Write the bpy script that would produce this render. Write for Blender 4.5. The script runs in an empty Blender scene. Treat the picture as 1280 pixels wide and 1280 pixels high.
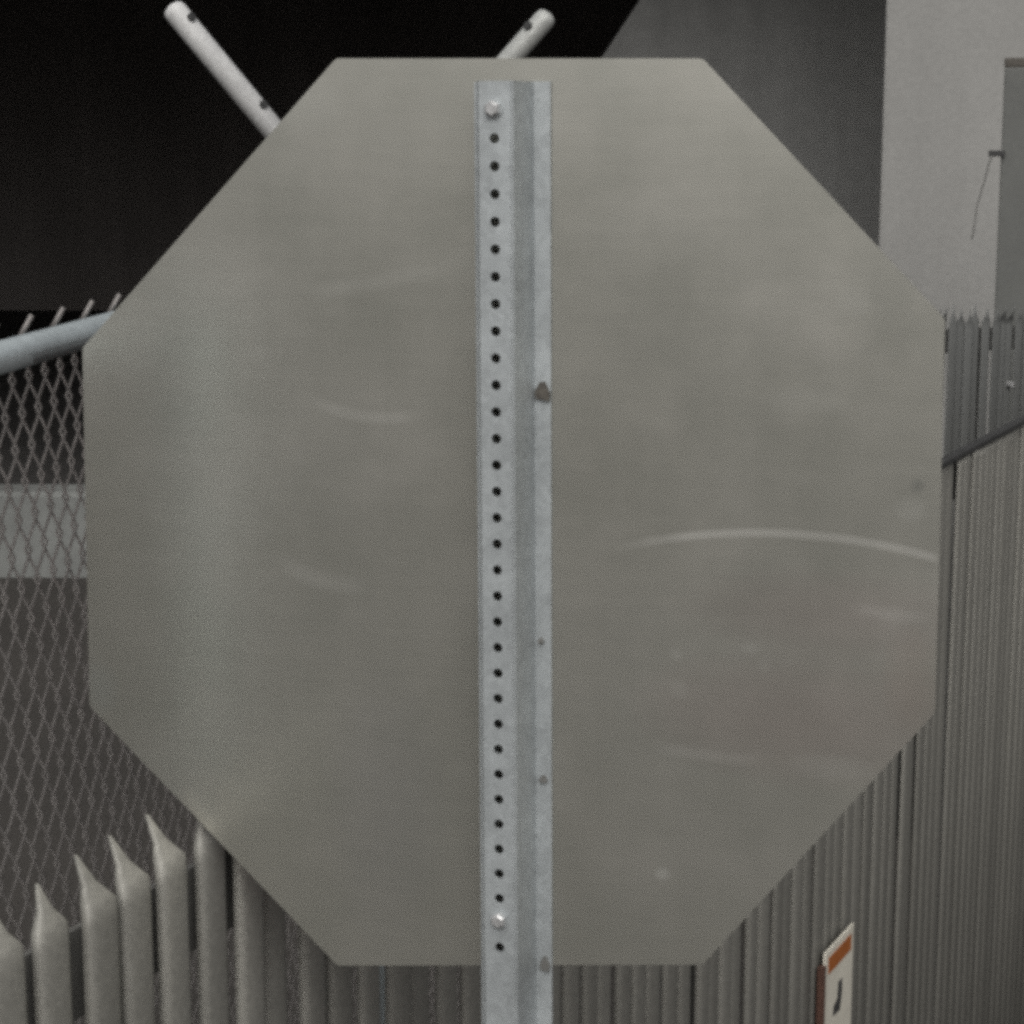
import bpy, bmesh, math, random
from mathutils import Vector, Matrix
random.seed(7)
R = math.radians
scene = bpy.context.scene

# ------------------------------------------------------------------ camera
F = 2600.0                 # focal length in pixels of the 1280 px photograph
HORIZON = 160.0            # pixel row of the horizon
CAM_H = 2.9
PITCH = math.atan((640 - HORIZON) / F)
cd = bpy.data.cameras.new('camera')
cam = bpy.data.objects.new('camera', cd)
scene.collection.objects.link(cam)
cam.location = (0, 0, CAM_H)
cam.rotation_euler = (R(90) - PITCH, 0, 0)
cd.sensor_fit = 'HORIZONTAL'
cd.sensor_width = 36.0
cd.lens = 36.0 * F / 1280
cd.clip_start = 0.05
cd.clip_end = 2000
scene.camera = cam

# ------------------------------------------------------------------ sky and sun (overcast)
SUN_EL, SUN_AZ = R(44), R(183)
w = bpy.data.worlds.new('World')
scene.world = w
w.use_nodes = True
wn, wl = w.node_tree.nodes, w.node_tree.links
wn.clear()
sky = wn.new('ShaderNodeTexSky')
sky.sky_type = 'NISHITA'
sky.sun_disc = False
sky.sun_elevation = SUN_EL
sky.sun_rotation = SUN_AZ
sky.air_density = 1.0
sky.dust_density = 6.0
sky.ozone_density = 0.6
hs = wn.new('ShaderNodeHueSaturation')
hs.inputs['Saturation'].default_value = 0.12
bg = wn.new('ShaderNodeBackground')
bg.inputs['Strength'].default_value = 0.09
wo = wn.new('ShaderNodeOutputWorld')
wl.new(sky.outputs[0], hs.inputs['Color'])
wl.new(hs.outputs[0], bg.inputs['Color'])
wl.new(bg.outputs[0], wo.inputs['Surface'])
sd = bpy.data.lights.new('sun', 'SUN')
sd.energy = 0.9
sd.angle = R(60)
sd.color = (1.0, 0.965, 0.90)
sun = bpy.data.objects.new('sun', sd)
scene.collection.objects.link(sun)
dirv = Vector((math.sin(SUN_AZ) * math.cos(SUN_EL), math.cos(SUN_AZ) * math.cos(SUN_EL), math.sin(SUN_EL)))
sun.rotation_euler = dirv.to_track_quat('Z', 'Y').to_euler()
sun.location = dirv * 30
vs = scene.view_settings
vs.view_transform = 'Standard'
vs.look = 'None'
vs.gamma = 1
vs.use_curve_mapping = False
vs.exposure = 0.25
scene.cycles.pixel_filter_type = 'BLACKMAN_HARRIS'
scene.cycles.filter_width = 4.2
scene.cycles.use_denoising = False
scene.cycles.max_bounces = 5

# ------------------------------------------------------------------ helpers
CAMR = cam.rotation_euler.to_matrix()
ORG = Vector((0, 0, CAM_H))

def ray(px, py):
    return (CAMR @ Vector(((px - 640) / F, (640 - py) / F, -1.0))).normalized()

def at_y(px, py, Y):
    d = ray(px, py)
    return ORG + d * (Y / d.y)

def at_z(px, py, z):
    d = ray(px, py)
    return ORG + d * ((z - CAM_H) / d.z)

def on_plane(px, py, p0, n):
    d = ray(px, py)
    return ORG + d * ((p0 - ORG).dot(n) / d.dot(n))

def link(o, parent=None):
    scene.collection.objects.link(o)
    if parent is not None:
        o.parent = parent
    return o

def obj(name, bm, mat, parent=None, smooth=False):
    bmesh.ops.recalc_face_normals(bm, faces=bm.faces)
    me = bpy.data.meshes.new(name)
    bm.to_mesh(me)
    bm.free()
    if smooth:
        for p in me.polygons:
            p.use_smooth = True
    me.materials.append(mat)
    return link(bpy.data.objects.new(name, me), parent)

def empty(name, loc=(0, 0, 0), rotz=0.0):
    o = bpy.data.objects.new(name, None)
    o.empty_display_size = 0.2
    o.location = loc
    o.rotation_euler = (0, 0, rotz)
    return link(o)

def tag(o, label, cat, group=None):
    o['label'] = label
    o['category'] = cat
    if group:
        o['group'] = group
    return o

def box(bm, c, s, bevel=0.0, m=None):
    ret = bmesh.ops.create_cube(bm, size=1.0)
    vs_ = ret['verts']
    for v in vs_:
        v.co = Vector((v.co.x * s[0], v.co.y * s[1], v.co.z * s[2])) + Vector(c)
    if bevel:
        es = list({e for v in vs_ for e in v.link_edges})
        bmesh.ops.bevel(bm, geom=es, offset=bevel, segments=2, affect='EDGES', profile=0.6)
    return bm

def tube(bm, pts, r, n=10, cap=True):
    pts = [Vector(p) for p in pts]
    rings = []
    up0 = None
    for i, p in enumerate(pts):
        a = pts[max(i - 1, 0)]
        b = pts[min(i + 1, len(pts) - 1)]
        t = (b - a).normalized()
        ref = Vector((0, 0, 1)) if abs(t.z) < 0.9 else Vector((1, 0, 0))
        x = t.cross(ref).normalized()
        if up0 is not None and x.dot(up0) < 0:
            x = -x
        up0 = x
        y = t.cross(x)
        rr = r[i] if isinstance(r, (list, tuple)) else r
        rings.append([bm.verts.new(p + x * rr * math.cos(k * 2 * math.pi / n) + y * rr * math.sin(k * 2 * math.pi / n)) for k in range(n)])
    for a, b in zip(rings, rings[1:]):
        for k in range(n):
            bm.faces.new((a[k], a[(k + 1) % n], b[(k + 1) % n], b[k]))
    if cap:
        bm.faces.new(rings[0][::-1])
        bm.faces.new(rings[-1])

def prism(bm, poly, d):
    """closed polygon of 3D points extruded by vector d"""
    a = [bm.verts.new(p) for p in poly]
    b = [bm.verts.new(Vector(p) + d) for p in poly]
    bm.faces.new(a)
    bm.faces.new(b[::-1])
    for i in range(len(a)):
        j = (i + 1) % len(a)
        bm.faces.new((a[i], b[i], b[j], a[j]))

# ------------------------------------------------------------------ materials
class M:
    def __init__(s, name):
        s.m = bpy.data.materials.new(name)
        s.m.use_nodes = True
        s.t = s.m.node_tree
        s.n, s.l = s.t.nodes, s.t.links
        s.b = s.n['Principled BSDF']
        s.tc = s.n.new('ShaderNodeTexCoord')
    def noise(s, scale, detail=4, rough=0.55, vec=None, stretch=None, dist=0.0):
        nd = s.n.new('ShaderNodeTexNoise')
        nd.inputs['Scale'].default_value = scale
        nd.inputs['Detail'].default_value = detail
        nd.inputs['Roughness'].default_value = rough
        nd.inputs['Distortion'].default_value = dist
        src = vec or s.tc.outputs['Object']
        if stretch:
            mp = s.n.new('ShaderNodeMapping')
            mp.inputs['Scale'].default_value = stretch
            s.l.new(src, mp.inputs['Vector'])
            src = mp.outputs[0]
        s.l.new(src, nd.inputs['Vector'])
        return nd.outputs['Fac']
    def ramp(s, fac, stops):
        r = s.n.new('ShaderNodeValToRGB')
        e = r.color_ramp.elements
        while len(e) < len(stops):
            e.new(0.5)
        for k, (p, c) in enumerate(stops):
            e[k].position = p
            e[k].color = (c[0], c[1], c[2], 1) if isinstance(c, (tuple, list)) else (c, c, c, 1)
        s.l.new(fac, r.inputs[0])
        return r.outputs[0]
    def math(s, op, a, b=None, c=None, clamp=False):
        nd = s.n.new('ShaderNodeMath')
        nd.operation = op
        nd.use_clamp = clamp
        for i, v in enumerate((a, b, c)):
            if v is None:
                continue
            if isinstance(v, (int, float)):
                nd.inputs[i].default_value = v
            else:
                s.l.new(v, nd.inputs[i])
        return nd.outputs[0]
    def mix(s, fac, a, b, mode='MIX'):
        nd = s.n.new('ShaderNodeMix')
        nd.data_type = 'RGBA'
        nd.blend_type = mode
        nd.clamp_factor = True
        for key, v in ((0, fac), (6, a), (7, b)):
            if isinstance(v, (int, float)):
                nd.inputs[key].default_value = v if key == 0 else (v, v, v, 1)
            elif isinstance(v, (tuple, list)):
                nd.inputs[key].default_value = (v[0], v[1], v[2], 1)
            else:
                s.l.new(v, nd.inputs[key])
        return nd.outputs[2]
    def bump(s, h, strength=0.2, dist=0.01):
        nd = s.n.new('ShaderNodeBump')
        nd.inputs['Strength'].default_value = strength
        nd.inputs['Distance'].default_value = dist
        s.l.new(h, nd.inputs['Height'])
        s.l.new(nd.outputs[0], s.b.inputs['Normal'])
    def set(s, col=None, rough=None, metal=None, spec=None):
        for key, v in (('Base Color', col), ('Roughness', rough), ('Metallic', metal), ('Specular IOR Level', spec)):
            if v is None:
                continue
            if isinstance(v, (int, float)):
                s.b.inputs[key].default_value = v
            elif isinstance(v, (tuple, list)):
                s.b.inputs[key].default_value = (v[0], v[1], v[2], 1)
            else:
                s.l.new(v, s.b.inputs[key])
        return s.m

def galv(name, lo, hi, metal=0.35, rough=0.55, scale=9.0, tint=(1, 1, 1), stretch=None, rnd=0.0):
    g = M(name)
    a = g.noise(scale, 5, 0.6, stretch=stretch)
    c = g.ramp(a, [(0.3, tuple(lo * t for t in tint)), (0.7, tuple(hi * t for t in tint))])
    vo = g.n.new('ShaderNodeTexVoronoi')
    vo.inputs['Scale'].default_value = 160
    g.l.new(g.tc.outputs['Object'], vo.inputs['Vector'])
    sp = g.ramp(vo.outputs['Color'], [(0.0, 0.86), (1.0, 1.1)])
    c = g.mix(1.0, c, sp, 'MULTIPLY')
    if rnd:
        oi = g.n.new('ShaderNodeObjectInfo')
        rv = g.ramp(oi.outputs['Random'], [(0.0, 1 - rnd), (1.0, 1.0)])
        c = g.mix(1.0, c, rv, 'MULTIPLY')
    g.bump(a, 0.12, 0.004)
    return g.set(c, rough, metal)

def concrete(name, lo, hi, tint=(1.0, 0.99, 0.95), scale=0.9, streak=0.25):
    g = M(name)
    a = g.noise(scale, 8, 0.62)
    b = g.noise(scale * 30, 4, 0.6)
    st = g.noise(1.0, 5, 0.6, stretch=(3.0, 3.0, 0.16))
    c = g.ramp(a, [(0.3, tuple(lo * t for t in tint)), (0.72, tuple(hi * t for t in tint))])
    c = g.mix(streak, c, g.ramp(st, [(0.42, 0.55), (0.6, 1.0)]), 'MULTIPLY')
    c = g.mix(0.25, c, g.ramp(b, [(0.35, 0.7), (0.65, 1.1)]), 'MULTIPLY')
    g.bump(b, 0.35, 0.006)
    return g.set(c, 0.9, 0.0, 0.3)

MAT_POST = galv('galvanised_post', 0.35, 0.47, 0.45, 0.5, 14, (0.94, 1.0, 1.02), stretch=(1, 1, 0.25))
MAT_BOLT = galv('bolt_zinc', 0.45, 0.55, 0.5, 0.35, 30)
MAT_PALE = galv('weathered_zinc', 0.25, 0.36, 0.2, 0.58, 5, (1.0, 0.975, 0.88), stretch=(1, 1, 0.15), rnd=0.22)
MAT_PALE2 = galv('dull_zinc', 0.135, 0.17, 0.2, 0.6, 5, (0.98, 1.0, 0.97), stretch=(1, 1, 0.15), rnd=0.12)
MAT_RAIL = galv('rail_zinc', 0.12, 0.17, 0.25, 0.6, 6, (1.0, 0.985, 0.93))
MAT_TUBE = galv('bright_zinc_tube', 0.34, 0.42, 0.55, 0.38, 10, (0.90, 1.0, 1.03))
MAT_WIRE = galv('wire_zinc', 0.20, 0.27, 0.3, 0.55, 30, (1.0, 0.94, 0.90))
MAT_ARM = galv('white_paint', 0.46, 0.56, 0.0, 0.55, 18, (1.0, 1.0, 0.99))
MAT_ARMG = galv('grey_zinc_arm', 0.36, 0.46, 0.2, 0.55, 18, (0.98, 1.0, 0.96))
MAT_PIER = concrete('pale_concrete', 0.235, 0.29, streak=0.12)
MAT_BARRIER = concrete('barrier_concrete', 0.14, 0.21, (0.97, 1.0, 0.96), 2.0, 0.35)
MAT_DARKWALL = concrete('sooty_concrete', 0.19, 0.25, (1.0, 1.0, 0.97), 0.4, 0.3)
MAT_SOOT = concrete('soffit_concrete', 0.19, 0.27, (1.0, 0.91, 0.86), 0.4, 0.3)
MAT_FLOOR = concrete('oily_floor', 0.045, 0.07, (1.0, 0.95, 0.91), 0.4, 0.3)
MAT_CAB = galv('green_grey_paint', 0.095, 0.115, 0.0, 0.6, 4, (0.98, 1.0, 0.94))
g = M('dark_rubber_and_shade'); MAT_DARK = g.set(g.ramp(g.noise(40), [(0.3, 0.02), (0.7, 0.035)]), 0.7)
g = M('rusty_dark'); MAT_RUST = g.set(g.ramp(g.noise(120), [(0.3, (0.05, 0.045, 0.04)), (0.7, (0.10, 0.09, 0.075))]), 0.8)
g = M('red_sheeting'); MAT_RED = g.set(g.ramp(g.noise(20), [(0.3, (0.38, 0.02, 0.02)), (0.7, (0.46, 0.03, 0.03))]), 0.4)
g = M('white_sheeting'); MAT_WHITE = g.set(g.ramp(g.noise(20), [(0.3, (0.58, 0.55, 0.475)), (0.7, (0.68, 0.65, 0.56))]), 0.45)
g = M('orange_sheeting'); MAT_ORANGE = g.set(g.ramp(g.noise(60), [(0.3, (0.30, 0.085, 0.015)), (0.7, (0.38, 0.12, 0.03))]), 0.45)
g = M('black_print'); MAT_BLACK = g.set(g.ramp(g.noise(60), [(0.3, 0.03), (0.7, 0.05)]), 0.5)
g = M('sign_edge_brown'); MAT_EDGE = g.set(g.ramp(g.noise(60), [(0.3, (0.07, 0.035, 0.025)), (0.7, (0.10, 0.05, 0.035))]), 0.6)

g = M('asphalt')
a = g.noise(0.35, 6, 0.6)
b = g.noise(60, 3, 0.7)
c = g.ramp(a, [(0.3, (0.038, 0.035, 0.032)), (0.7, (0.060, 0.055, 0.050))])
c = g.mix(0.6, c, g.ramp(b, [(0.3, 0.55), (0.7, 1.35)]), 'MULTIPLY')
g.bump(b, 0.5, 0.01)
MAT_ASPHALT = g.set(c, 0.9, 0.0, 0.25)

# ------------------------------------------------------------------ ground
bm = bmesh.new()
s = 400
v = [bm.verts.new(p) for p in ((-s, -s, 0), (s, -s, 0), (s, s, 0), (-s, s, 0))]
bm.faces.new(v)
o = obj('ground', bm, MAT_ASPHALT)
o['kind'] = 'structure'

# ------------------------------------------------------------------ overpass with its dark underside
MOUTH = 14.0
ov = empty('overpass', (0, MOUTH, 0))
tag(ov, 'concrete road overpass with a pale pier and a deep unlit underside', 'overpass')
def loc(p):
    return Vector(p) - Vector((0, MOUTH, 0))
bm = bmesh.new(); box(bm, loc((-10, 50, 5.55)), (76, 74, 1.1)); obj('deck', bm, MAT_SOOT, ov)
bm = bmesh.new(); box(bm, loc((-10, 12.8, 6.4)), (76, 0.35, 1.6), 0.02); obj('parapet', bm, MAT_PIER, ov)
bm = bmesh.new(); box(bm, loc((-10, 34, 2.5)), (74.2, 0.8, 4.996)); obj('back_wall', bm, MAT_SOOT, ov)
bm = bmesh.new(); box(bm, loc((-47.5, 50, 2.5)), (0.8, 71, 4.992)); obj('side_wall', bm, MAT_SOOT, ov)
bm = bmesh.new(); box(bm, loc((27.5, 50, 2.5)), (0.8, 71, 4.992)); obj('side_wall', bm, MAT_SOOT, ov)
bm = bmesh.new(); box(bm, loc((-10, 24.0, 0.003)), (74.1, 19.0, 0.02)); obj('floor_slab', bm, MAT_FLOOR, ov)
# pale pier
xl = at_y(1100, 250, 12.0).x
bm = bmesh.new(); box(bm, (2.2, 0.6, 2.49), (4.4, 1.2, 4.98), 0.015)
pier = obj('pier', bm, MAT_PIER, ov)
pier.location = loc((xl, 12.0, 0)); pier.rotation_euler = (0, 0, -R(11.5))
# sooty wing wall with a raking end, standing behind the pier
Yw = 15.2
p1, p2 = at_y(806, -9, Yw), at_y(757, 66, Yw)
k = (p2.x - p1.x) / (p2.z - p1.z)
zt = 4.97
poly = [(p1.x + k * (0 - p1.z), Yw, 0.002), (9.0, Yw, 0.002), (9.0, Yw, zt), (p1.x + k * (zt - p1.z), Yw, zt)]
bm = bmesh.new(); prism(bm, [loc(p) for p in poly], Vector((0, 0.5, 0)))
obj('wing_wall', bm, MAT_DARKWALL, ov)

# low concrete barrier in front of the dark opening
pt, pb = at_y(50, 617, 13.3), at_z(50, 722, 0)
Yb = pb.y
ht = at_y(50, 616, Yb).z
bar = empty('concrete_barrier', (-4, Yb, 0))
tag(bar, 'low pale concrete barrier across the dark mouth of the underpass', 'barrier')
x0 = -22.0
L = 3.0
for i in range(7):
    bm = bmesh.new()
    prof = [(0.0, 0.0), (0.012, ht - 0.03), (0.045, ht), (0.33, ht), (0.36, ht - 0.03), (0.375, 0.0)]
    poly = [Vector((x0 + i * L + 0.006 - (-4), y, z)) for y, z in prof]
    prism(bm, poly, Vector((L - 0.012, 0, 0)))
    obj('block', bm, MAT_BARRIER, bar)

# ------------------------------------------------------------------ palisade fences
PH = 2.134                      # height of the bend of the pales
PITCH_P = 0.066
def pale_mesh(wd, h, spike, lean, mat=None, flat=False, dep=0.010):
    bm = bmesh.new()
    th = 0.003
    def ring(zz, yoff, sc):
        front = [(-0.5, dep), (-0.40, dep * 0.2), (-0.27, 0.0), (0.27, 0.0), (0.40, dep * 0.2), (0.5, dep)]
        return [bm.verts.new((x * wd * sc, y * (0.35 + 0.65 * sc) + yoff, zz)) for x, y in front]
    rings = [ring(0.05, 0, 1), ring(h - 0.02, 0, 1), ring(h, 0.001, 0.99)]
    if not flat:
        rings += [ring(h + spike * 0.12, lean * 0.18, 0.84), ring(h + spike * 0.42, lean * 0.5, 0.40), ring(h + spike, lean, 0.05)]
    for a, b in zip(rings, rings[1:]):
        for k in range(6):
            bm.faces.new((a[k], a[(k + 1) % 6], b[(k + 1) % 6], b[k])).smooth = k < 5
    bm.faces.new(rings[0][::-1]); bm.faces.new(rings[-1])
    bmesh.ops.recalc_face_normals(bm, faces=bm.faces)
    me = bpy.data.meshes.new('pale')
    bm.to_mesh(me); bm.free()
    me.materials.append(mat or MAT_PALE)
    return me
VAR = ((0, 0, 0), (0.004, 0.006, 0.004), (-0.004, -0.004, -0.005), (0.002, 0.003, -0.010))
SPIKED = [pale_mesh(0.053, PH + dz, 0.039 + ds, 0.030 + dl) for dz, ds, dl in VAR]
FLAT = [pale_mesh(0.057, PH + dz * 0.4 - 0.01, 0, 0, None, True, 0.008) for dz, ds, dl in VAR]
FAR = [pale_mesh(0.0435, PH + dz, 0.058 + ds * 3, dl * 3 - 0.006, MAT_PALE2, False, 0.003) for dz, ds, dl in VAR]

def palisade(A, B, label, n_posts=3, far=False, spiked=1e9):
    A, B = Vector(A), Vector(B)
    d = B - A
    Lf = d.length
    f = empty('palisade_fence', (A.x, A.y, 0), math.atan2(d.y, d.x))
    tag(f, label, 'fence', 'steel palisade fences')
    pitch = 0.042 if far else PITCH_P
    n = int(Lf / pitch)
    for i in range(n):
        p = bpy.data.objects.new('pale', random.choice(FAR if far else (SPIKED if i * pitch < spiked else FLAT)))
        p.location = (pitch * (i + 0.5) + random.uniform(-.0015, .0015), 0.005 * (i % 2) if far else 0, random.uniform(-.004, .004))
        p.rotation_euler = (random.gauss(0, R(0.15)), random.gauss(0, R(0.06)), random.gauss(0, R(2.0)))
        link(p, f)
    for z, hh in ((PH - 0.072, 0.095), (0.42, 0.06)):
        bm = bmesh.new()
        box(bm, (Lf / 2, 0.028, z), (Lf, 0.008, hh))
        box(bm, (Lf / 2, 0.052, z - hh / 2 + 0.004), (Lf, 0.04, 0.008))
        obj('rail', bm, MAT_RAIL, f)
    if spiked < Lf:  # added dark strip stands in for the shadow line along the fence top
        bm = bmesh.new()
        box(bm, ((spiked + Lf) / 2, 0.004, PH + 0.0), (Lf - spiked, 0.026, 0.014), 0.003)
        obj('shadow_line_strip', bm, MAT_DARK, f)
    for i in range(n_posts):
        bm = bmesh.new()
        box(bm, (Lf * (i + 0.02) / n_posts + 0.1, 0.12, PH / 2 - 0.06), (0.06, 0.09, PH - 0.12), 0.004)
        obj('post', bm, MAT_RAIL, f)
    return f

hb = CAM_H - PH
def on_h(px, py):
    return at_z(px, py, PH)
qa, qb = on_h(7, 1196), on_h(1280, 526)
d1 = (qb - qa).normalized()
A1 = qa - d1 * 0.22
YF2 = on_h(1230, 402).y
B1 = qa + d1 * ((YF2 + 0.5 - qa.y) / d1.y)
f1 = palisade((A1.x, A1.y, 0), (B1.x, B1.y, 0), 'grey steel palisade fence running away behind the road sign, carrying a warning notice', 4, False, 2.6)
# the second run turns off square to the view; x axis of the fence points along it, so the front faces the camera
f2 = palisade((0.6, YF2 - 0.65, 0), (B1.x - 0.08, YF2 + 0.5, 0), 'far run of grey steel palisade fence in front of the pale pier', 2, True)
bm = bmesh.new()
c = f2.matrix_basis.inverted() @ at_y(1266, 481, YF2 + 0.02)
c.y = 0.0
tube(bm, [c + Vector((0, 0.01, 0)), c - Vector((0, 0.012, 0))], 0.011, 8)
obj('bolt', bm, MAT_BOLT, f2)

# warning notice on the first fence
nrm = Vector((d1.y, -d1.x, 0))
p0 = Vector((qa.x, qa.y, 0)) + nrm * 0.012
tl, tr = on_plane(1029, 1187, p0, nrm), on_plane(1064, 1158, p0, nrm)
ub = d1
wn_ = (tr - tl).dot(ub)
zt = (tl.z + tr.z) / 2
hn = 0.42
nt = empty('warning_notice', Vector((tl.x, tl.y, zt - hn)), math.atan2(d1.y, d1.x))
tag(nt, 'small white warning notice with an orange header fixed to the palisade fence', 'sign')
bm = bmesh.new(); box(bm, (wn_ / 2, -0.003, hn / 2), (wn_, 0.006, hn), 0.0015); obj('panel', bm, MAT_WHITE, nt)
bm = bmesh.new(); box(bm, (wn_ / 2, -0.0068, hn - 0.034), (wn_ * 0.80, 0.001, 0.036)); obj('header', bm, MAT_ORANGE, nt)
bm = bmesh.new(); box(bm, (-0.009, -0.001, hn / 2 - 0.02), (0.017, 0.014, hn - 0.01), 0.001); obj('edge_strip', bm, MAT_EDGE, nt)
# printed slanted-like pictogram: slanted stroke, thick foot
bm = bmesh.new()
cx, cz = wn_ * 0.47, hn - 0.128
poly = [Vector((cx + x * wn_, -0.0065, cz + z)) for x, z in ((-0.17, -0.030), (0.08, -0.034), (0.14, 0.008), (0.13, 0.034), (0.0, 0.034), (-0.02, 0.0), (-0.15, -0.010))]
prism(bm, poly, Vector((0, -0.0008, 0)))
obj('pictogram', bm, MAT_BLACK, nt)

# ------------------------------------------------------------------ chain-link fence with V arms
HR = CAM_H - 0.25
ca, cb = at_z(0, 447, HR), at_z(446, 322, HR)
cdv = (cb - ca).normalized()
S0, S1 = -0.40, 6.2                 # along the fence from ca
cl = empty('chain_link_fence', Vector((ca.x, ca.y, 0)), math.atan2(cdv.y, cdv.x))
tag(cl, 'chain-link fence with round top rail and V-shaped arms on its post', 'fence')
HRr = HR
bm = bmesh.new(); tube(bm, [(S0, 0, HRr), (S1, 0, HRr)], 0.0185, 16); obj('top_rail', bm, MAT_TUBE, cl, True)
sp = (cb - ca).length
for sx in (S0, sp, S1 - 0.03):
    bm = bmesh.new(); tube(bm, [(sx, -0.05, 0), (sx, -0.05, HRr + 0.05)], 0.030, 16); po = obj('post', bm, MAT_TUBE, cl, True)
    bm = bmesh.new(); tube(bm, [(sx, -0.05, HRr + 0.05), (sx, -0.05, HRr + 0.065), (sx, -0.05, HRr + 0.085)], [0.034, 0.034, 0.012], 16); obj('post_cap', bm, MAT_TUBE, po, True)
# woven wire
bm = bmesh.new()
dx, dz = 0.026, 0.041
cols = int((S1 - S0) / dx / 2)
rows = int((HRr + 0.012) / dz)
for i in range(cols):
    for side in (0, 1):
        pts = []
        x0 = S0 + i * 2 * dx + side * dx
        for r_ in range(rows + 1):
            off = dx if (r_ + side) % 2 else 0.0
            pts.append((x0 + (off if side == 0 else off), (0.0035 if r_ % 2 else -0.0035) * (1 if side else -1) + 0.0245, 0.03 + r_ * dz))
        tube(bm, pts, 0.0020, 5, False)
    # twisted ends standing above the rail
    if i % 2:
        continue
    zt_ = HRr + 0.01
    tube(bm, [(S0 + i * 2 * dx, 0.024, zt_), (S0 + i * 2 * dx + 0.006, 0.010, zt_ + 0.026)], 0.0032, 5)
wm = obj('wire_mesh', bm, MAT_WIRE, cl, True)
wm['kind'] = 'stuff'
# V arms
pc = cb.y
apex = at_y(447, 290, pc)
inv = Matrix.Translation(Vector((ca.x, ca.y, 0))) @ Matrix.Rotation(math.atan2(cdv.y, cdv.x), 4, 'Z')
inv = inv.inverted()
for (tx, ty), mat, rad, marks in (((214, 8), MAT_ARM, 0.0225, (0.93, 0.55)), ((686, 18), MAT_ARMG, 0.0205, (0.925,))):
    tip = at_y(tx, ty, pc - 0.05)
    a_, t_ = inv @ apex, inv @ tip
    dv = t_ - a_
    bm = bmesh.new()
    tube(bm, [a_, a_ + dv * 0.975, a_ + dv * 0.99, a_ + dv * 1.0, a_ + dv * 1.006], [rad, rad, rad * 0.93, rad * 0.68, rad * 0.2], 16)
    arm = obj('arm', bm, mat, cl, True)
    view = (inv.to_3x3() @ (ORG - tip)).normalized()
    sidev = dv.normalized().cross(view).normalized()
    if (inv.inverted().to_3x3() @ sidev).z < 0:
        sidev = -sidev
    for mk in marks:
        c = a_ + dv * mk
        q = (view * 0.8 + sidev * 0.75).normalized()
        bm = bmesh.new()
        tube(bm, [c + q * rad * 0.8, c + q * (rad + 0.005)], 0.0085, 8)
        obj('wire_slot', bm, MAT_DARK, arm)

# ------------------------------------------------------------------ steel column beside the pier
Yc = 9.8
cl_x = at_y(1251, 230, Yc).x
ctop = at_y(1258, 78, Yc).z
col = empty('utility_column', (cl_x + 0.18, Yc, 0), -R(14.5))
tag(col, 'green-grey square steel utility column with a dark cap beside the pale pier', 'column')
bm = bmesh.new(); box(bm, (0, 0.18, (ctop - 0.02) / 2), (0.36, 0.36, ctop - 0.02), 0.008); shaft = obj('shaft', bm, MAT_CAB, col)
bm = bmesh.new(); box(bm, (0.0, 0.18, ctop), (0.365, 0.365, 0.045), 0.01); obj('cap', bm, MAT_RUST, col)
bz = at_y(1240, 192, Yc).z
bm = bmesh.new(); box(bm, (-0.2, 0.0, bz), (0.075, 0.05, 0.028), 0.004); br = obj('bracket', bm, MAT_DARK, col)
cp = [col.matrix_basis.inverted() @ at_y(x, y, Yc - 0.02) for x, y in ((1240, 195), (1235, 208), (1230, 228), (1222, 255), (1215, 300))]
bm = bmesh.new(); tube(bm, cp, 0.0045, 6); obj('cable', bm, MAT_RAIL, col)

# ------------------------------------------------------------------ the road sign seen from behind
YAW = R(18)
tdir = Vector((math.cos(YAW), -math.sin(YAW), 0))
ndir = Vector((-math.sin(YAW), -math.cos(YAW), 0))       # towards the camera side
CORN = [(420, 73), (878, 73), (1181, 399), (1169, 891), (878, 1206), (422, 1207), (112, 883), (103, 435)]
D = 2.1
for _ in range(3):
    c0 = ORG + ray(640, 640) * D
    top = on_plane(650, 73, c0, ndir); bot = on_plane(650, 1206, c0, ndir)
    D *= 0.914 / (top - bot).length
c0 = ORG + ray(640, 640) * D
rs = empty('road_sign', Vector((c0.x, c0.y, 0)))
tag(rs, 'bare metal back of an octagonal road sign on a perforated galvanised post', 'road sign')
BX = Matrix((tdir, Vector((0, 0, 1)), ndir)).transposed()     # sign axes: right, up, towards camera
sign_m = Matrix.Translation(Vector((0, 0, c0.z))) @ BX.to_4x4()
def sl(px, py, lift=0.0):
    """photo pixel on the plane of the plate -> coordinates of the plate"""
    p = on_plane(px, py, c0 + ndir * lift, ndir)
    q = BX.transposed() @ (p - c0)
    return q
def sobj(name, bm, mat, parent=rs, smooth=False):
    o = obj(name, bm, mat, parent, smooth)
    if parent is rs:
        o.matrix_local = sign_m
    return o

# plate material: dull aluminium, smudges, scuffs
g = M('sign_aluminium')
sep = g.n.new('ShaderNodeSeparateXYZ')
g.l.new(g.tc.outputs['Object'], sep.inputs[0])
U, V = sep.outputs[0], sep.outputs[1]
n1 = g.noise(3.2, 5, 0.55, dist=0.6)
n2 = g.noise(7.5, 4, 0.6)
n3 = g.noise(90, 3, 0.6, stretch=(0.12, 1.0, 1.0))
c = g.ramp(n1, [(0.32, (0.53, 0.526, 0.474)), (0.70, (0.575, 0.57, 0.52))])
c = g.mix(0.2, c, g.ramp(n2, [(0.38, (0.93, 0.94, 0.90)), (0.66, (1.08, 1.03, 1.02))]), 'MULTIPLY')
c = g.mix(0.07, c, g.ramp(n3, [(0.35, 0.7), (0.65, 1.25)]), 'MULTIPLY')
c = g.mix(0.05, c, g.ramp(g.noise(1.0, 5, 0.65, stretch=(26, 1.4, 1)), [(0.38, 0.72), (0.62, 1.15)]), 'MULTIPLY')
fs = g.noise(420, 2, 0.7)
c = g.mix(0.04, c, g.ramp(fs, [(0.3, 0.6), (0.7, 1.3)]), 'MULTIPLY')
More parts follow.
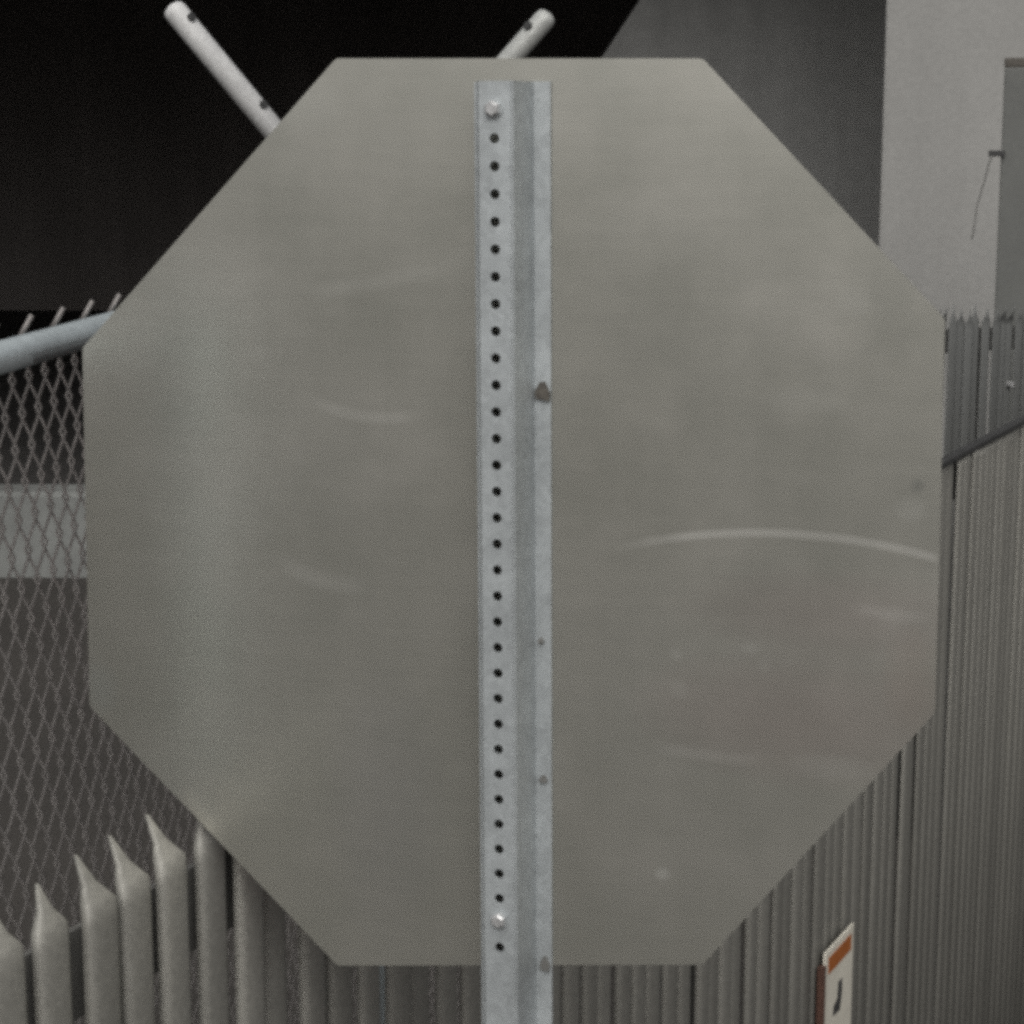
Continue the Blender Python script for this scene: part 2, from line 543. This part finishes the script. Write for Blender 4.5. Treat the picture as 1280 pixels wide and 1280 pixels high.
def stroke(c, pts3, width, x0, x1, amt, col=(0.92, 0.91, 0.85), soft=0.6):
    (ax, ay), (bx, by), (cx_, cy) = [(sl(*p).x, sl(*p).y) for p in pts3]
    dd = 2 * (ax * (by - cy) + bx * (cy - ay) + cx_ * (ay - by))
    ux = ((ax * ax + ay * ay) * (by - cy) + (bx * bx + by * by) * (cy - ay) + (cx_ * cx_ + cy * cy) * (ay - by)) / dd
    uy = ((ax * ax + ay * ay) * (cx_ - bx) + (bx * bx + by * by) * (ax - cx_) + (cx_ * cx_ + cy * cy) * (bx - ax)) / dd
    rr = math.hypot(ax - ux, ay - uy)
    du, dv = g.math('SUBTRACT', U, ux), g.math('SUBTRACT', V, uy)
    dist = g.math('ABSOLUTE', g.math('SUBTRACT', g.math('SQRT', g.math('ADD', g.math('MULTIPLY', du, du), g.math('MULTIPLY', dv, dv))), rr))
    m = g.math('SUBTRACT', 1.0, g.math('DIVIDE', dist, width), clamp=True)
    m = g.math('POWER', m, soft)
    X0, X1 = sl(x0, pts3[1][1]).x, sl(x1, pts3[1][1]).x
    fade = abs(X1 - X0) * 0.22
    m = g.math('MULTIPLY', m, g.math('DIVIDE', g.math('SUBTRACT', U, X0), fade, clamp=True))
    m = g.math('MULTIPLY', m, g.math('DIVIDE', g.math('SUBTRACT', X1, U), fade if x1 < 1160 else 0.01, clamp=True))
    vside = g.math('GREATER_THAN', V, uy) if by > uy else g.math('LESS_THAN', V, uy)
    m = g.math('MULTIPLY', m, vside)
    m = g.math('MULTIPLY', m, g.ramp(n2, [(0.25, amt * 0.7), (0.7, amt)]))
    return g.mix(m, c, col)
c = stroke(c, ((775, 684), (940, 666), (1168, 697)), 0.0052, 765, 1180, 0.72)
c = stroke(c, ((830, 935), (880, 944), (945, 950)), 0.007, 815, 955, 0.30)
c = stroke(c, ((400, 505), (440, 518), (515, 520)), 0.007, 385, 530, 0.28)
c = stroke(c, ((355, 705), (410, 728), (460, 730)), 0.011, 345, 470, 0.28)
c = stroke(c, ((1075, 762), (1115, 768), (1165, 772)), 0.007, 1060, 1168, 0.28)
c = stroke(c, ((390, 365), (480, 350), (590, 328)), 0.010, 370, 592, 0.18)
def blob(c, px, py, rx, ry, amt, col=(0.85, 0.85, 0.79)):
    q = sl(px, py)
    sc = 0.914 / 1133
    du = g.math('DIVIDE', g.math('SUBTRACT', U, q.x), rx * sc)
    dv = g.math('DIVIDE', g.math('SUBTRACT', V, q.y), ry * sc)
    m = g.math('SUBTRACT', 1.0, g.math('ADD', g.math('MULTIPLY', du, du), g.math('MULTIPLY', dv, dv)), clamp=True)
    return g.mix(g.math('MULTIPLY', m, amt), c, col)
for b_ in ((1138, 637, 22, 18, .25), (848, 862, 14, 14, .25), (938, 810, 14, 10, .25), (955, 832, 10, 10, .2), (828, 1092, 12, 10, .55),
           (845, 818, 11, 9, .2), (1120, 772, 26, 16, .2), (1068, 375, 24, 22, .12), (1005, 500, 60, 20, .12), (380, 130, 60, 40, .15), (125, 860, 30, 40, .3, (0.58, 0.62, 0.59)),
           (1040, 770, 190, 60, .30, (0.54, 0.46, 0.43)), (1000, 900, 220, 90, .40, (0.54, 0.46, 0.43)), (1140, 850, 40, 70, .3, (0.60, 0.50, 0.44)),
           (1147, 607, 10, 10, .4, (0.24, 0.25, 0.24)), (1040, 960, 60, 20, .2), (480, 1010, 90, 200, .2, (0.43, 0.43, 0.44))):
    c = blob(c, *b_)
MAT_PLATE = g.set(c, g.ramp(n2, [(0.3, 0.24), (0.7, 0.31)]), 0.82)

TH = 0.003
def octagon(inset=0.0, lift=0.0):
    pts = [sl(*p) for p in CORN]
    ce = sum(pts, Vector()) / 8
    out = []
    n = 8
    for i, p in enumerate(pts):
        a = pts[i - 1]; b = pts[(i + 1) % n]
        p = p + (ce - p).normalized() * inset
        ra = 0.0035                                   # eased corners
        pa, pb2 = p + (a - p).normalized() * ra, p + (b - p).normalized() * ra
        for q in (pa, (pa + pb2) / 2 * 0.45 + p * 0.55, pb2):
            out.append(Vector((q.x, q.y, lift)))
    return out
bm = bmesh.new(); prism(bm, octagon(0, 0), Vector((0, 0, -TH)))
plate = sobj('plate', bm, MAT_PLATE)
bm = bmesh.new(); prism(bm, octagon(0.004, -TH - 0.0002), Vector((0, 0, -0.0006)))
sh = obj('red_face', bm, MAT_RED, plate)
bm = bmesh.new()
oa, ob = octagon(0.010, -TH - 0.0010), octagon(0.030, -TH - 0.0010)
va = [bm.verts.new(p) for p in oa]; vb = [bm.verts.new(p) for p in ob]
for i in range(len(va)):
    j = (i + 1) % len(va)
    bm.faces.new((va[i], va[j], vb[j], vb[i]))
obj('white_border', bm, MAT_WHITE, plate)

# flanged channel post: front web with holes, two slanting sides, two flanges lying against the plate
DEP, WEB, SL, FL, SH = 0.050, 0.0365, 0.006, 0.0115, 0.0022
pt_, pb_ = sl(617.5, 101, DEP), sl(624.5, 1180, DEP)
ax = (pt_ - pb_); ax.z = 0; ax.normalize()
side = Vector((ax.y, -ax.x, 0))
if side.x < 0:
    side = -side
ztop = 0.0
length = (sign_m @ pt_).z + 0.02
pm = Matrix((side, ax, Vector((0, 0, 1)))).transposed().to_4x4()
pm = Matrix.Translation(Vector((pt_.x, pt_.y, 0))) @ pm
def post_prof():
    h = WEB / 2
    f0 = 0.0012
    out = [(-h - SL - FL, f0), (-h - SL, f0), (-h, DEP), (h, DEP), (h + SL, f0), (h + SL + FL, f0)]
    return out
bm = bmesh.new()
h = WEB / 2
f0 = 0.0012
# sides and flanges
for sgn in (-1, 1):
    fl = FL if sgn < 0 else FL + 0.005
    pr = [(sgn * (h + SL + fl), f0), (sgn * (h + SL), f0), (sgn * h, DEP - 0.003), (sgn * (h - 0.003), DEP)]
    inn = [(x - (0 if k == 0 else sgn * SH), z + (SH if k < 2 else -SH * 0.6)) for k, (x, z) in enumerate(pr)]
    # flange thickness goes towards the camera, wall thickness goes inwards
    poly = [(pr[0][0], f0), (pr[1][0] - sgn * SH, f0), (pr[2][0] - sgn * SH, DEP - SH), (pr[3][0], DEP - SH), (pr[3][0], DEP), (pr[2][0], DEP - 0.003), (pr[1][0], f0 + SH), (pr[0][0], f0 + SH)]
    prism(bm, [Vector((x, 0, z)) for x, z in poly], Vector((0, -length, 0)))
# perforated web
wv = h - 0.003
holes = [sl(618, 173, DEP), sl(624.4, 1184, DEP)]
pin = pm.inverted()
yh = [(pin @ p).y for p in holes]
NH = 32
stepy = (yh[1] - yh[0]) / (NH - 1)
HRAD = 0.0051
def web_cell(y0, y1, hole):
    yc = (y0 + y1) / 2
    for z, flip in ((DEP, False), (DEP - SH, True)):
        cor = [(-wv, y0), (0, y0), (wv, y0), (wv, yc), (wv, y1), (0, y1), (-wv, y1), (-wv, yc)]
        if not hole:
            bm.faces.new([bm.verts.new((x, y, z)) for x, y in cor])
            continue
        ang = [-135, -90, -45, 0, 45, 90, 135, 180] if y1 > y0 else [135, 90, 45, 0, -45, -90, -135, 180]
        ci = [(HRAD * math.cos(R(a)), yc + HRAD * math.sin(R(a))) for a in ang]
        vo_ = [bm.verts.new((x, y, z)) for x, y in cor]
        vi = [bm.verts.new((x, y, z)) for x, y in ci]
        for k in range(8):
            j = (k + 1) % 8
            bm.faces.new((vo_[k], vo_[j], vi[j], vi[k]))
        if z == DEP:
            vk = [bm.verts.new((x, y, DEP - SH)) for x, y in ci]
            for k in range(8):
                j = (k + 1) % 8
                bm.faces.new((vi[k], vi[j], vk[j], vk[k]))
web_cell(0.0, yh[0] - stepy / 2, False)
for i in range(NH):
    web_cell(yh[0] + (i - 0.5) * stepy, yh[0] + (i + 0.5) * stepy, True)
web_cell(yh[1] + stepy / 2, -length, False)
post = sobj('post', bm, MAT_POST)
post.matrix_local = sign_m @ pm
# mounting bolts in the web
for px, py in ((617, 136), (624.5, 1149)):
    q = pin @ sl(px, py, DEP)
    bm = bmesh.new()
    tube(bm, [(q.x, q.y, DEP - 0.004), (q.x, q.y, DEP + 0.0015)], 0.0095, 16)
    wsh = obj('washer', bm, MAT_POST, post)
    bm = bmesh.new()
    tube(bm, [(q.x, q.y, DEP + 0.0015), (q.x, q.y, DEP + 0.007), (q.x, q.y, DEP + 0.0085)], [0.0075, 0.0075, 0.0055], 6)
    obj('bolt', bm, MAT_BOLT, post)
# dark clips and stains on the right flange
for px, py, sx, sy in ((678, 489, 0.0075, 0.0095), (676, 801, 0.003, 0.003), (679, 974, 0.004, 0.004), (681, 1205, 0.005, 0.008)):
    q = pin @ sl(px, py, 0.006)
    bm = bmesh.new()
    poly = [Vector((q.x + x * sx, q.y + y * sy, f0 + SH)) for x, y in ((-0.9, -0.8), (0.9, -1.0), (1.0, -0.2), (0.25, 1.0), (-0.35, 0.9), (-1.0, 0.0))]
    prism(bm, poly, Vector((0, 0, 0.004)))
    obj('clip', bm, MAT_RUST if py < 500 else MAT_RAIL, post)
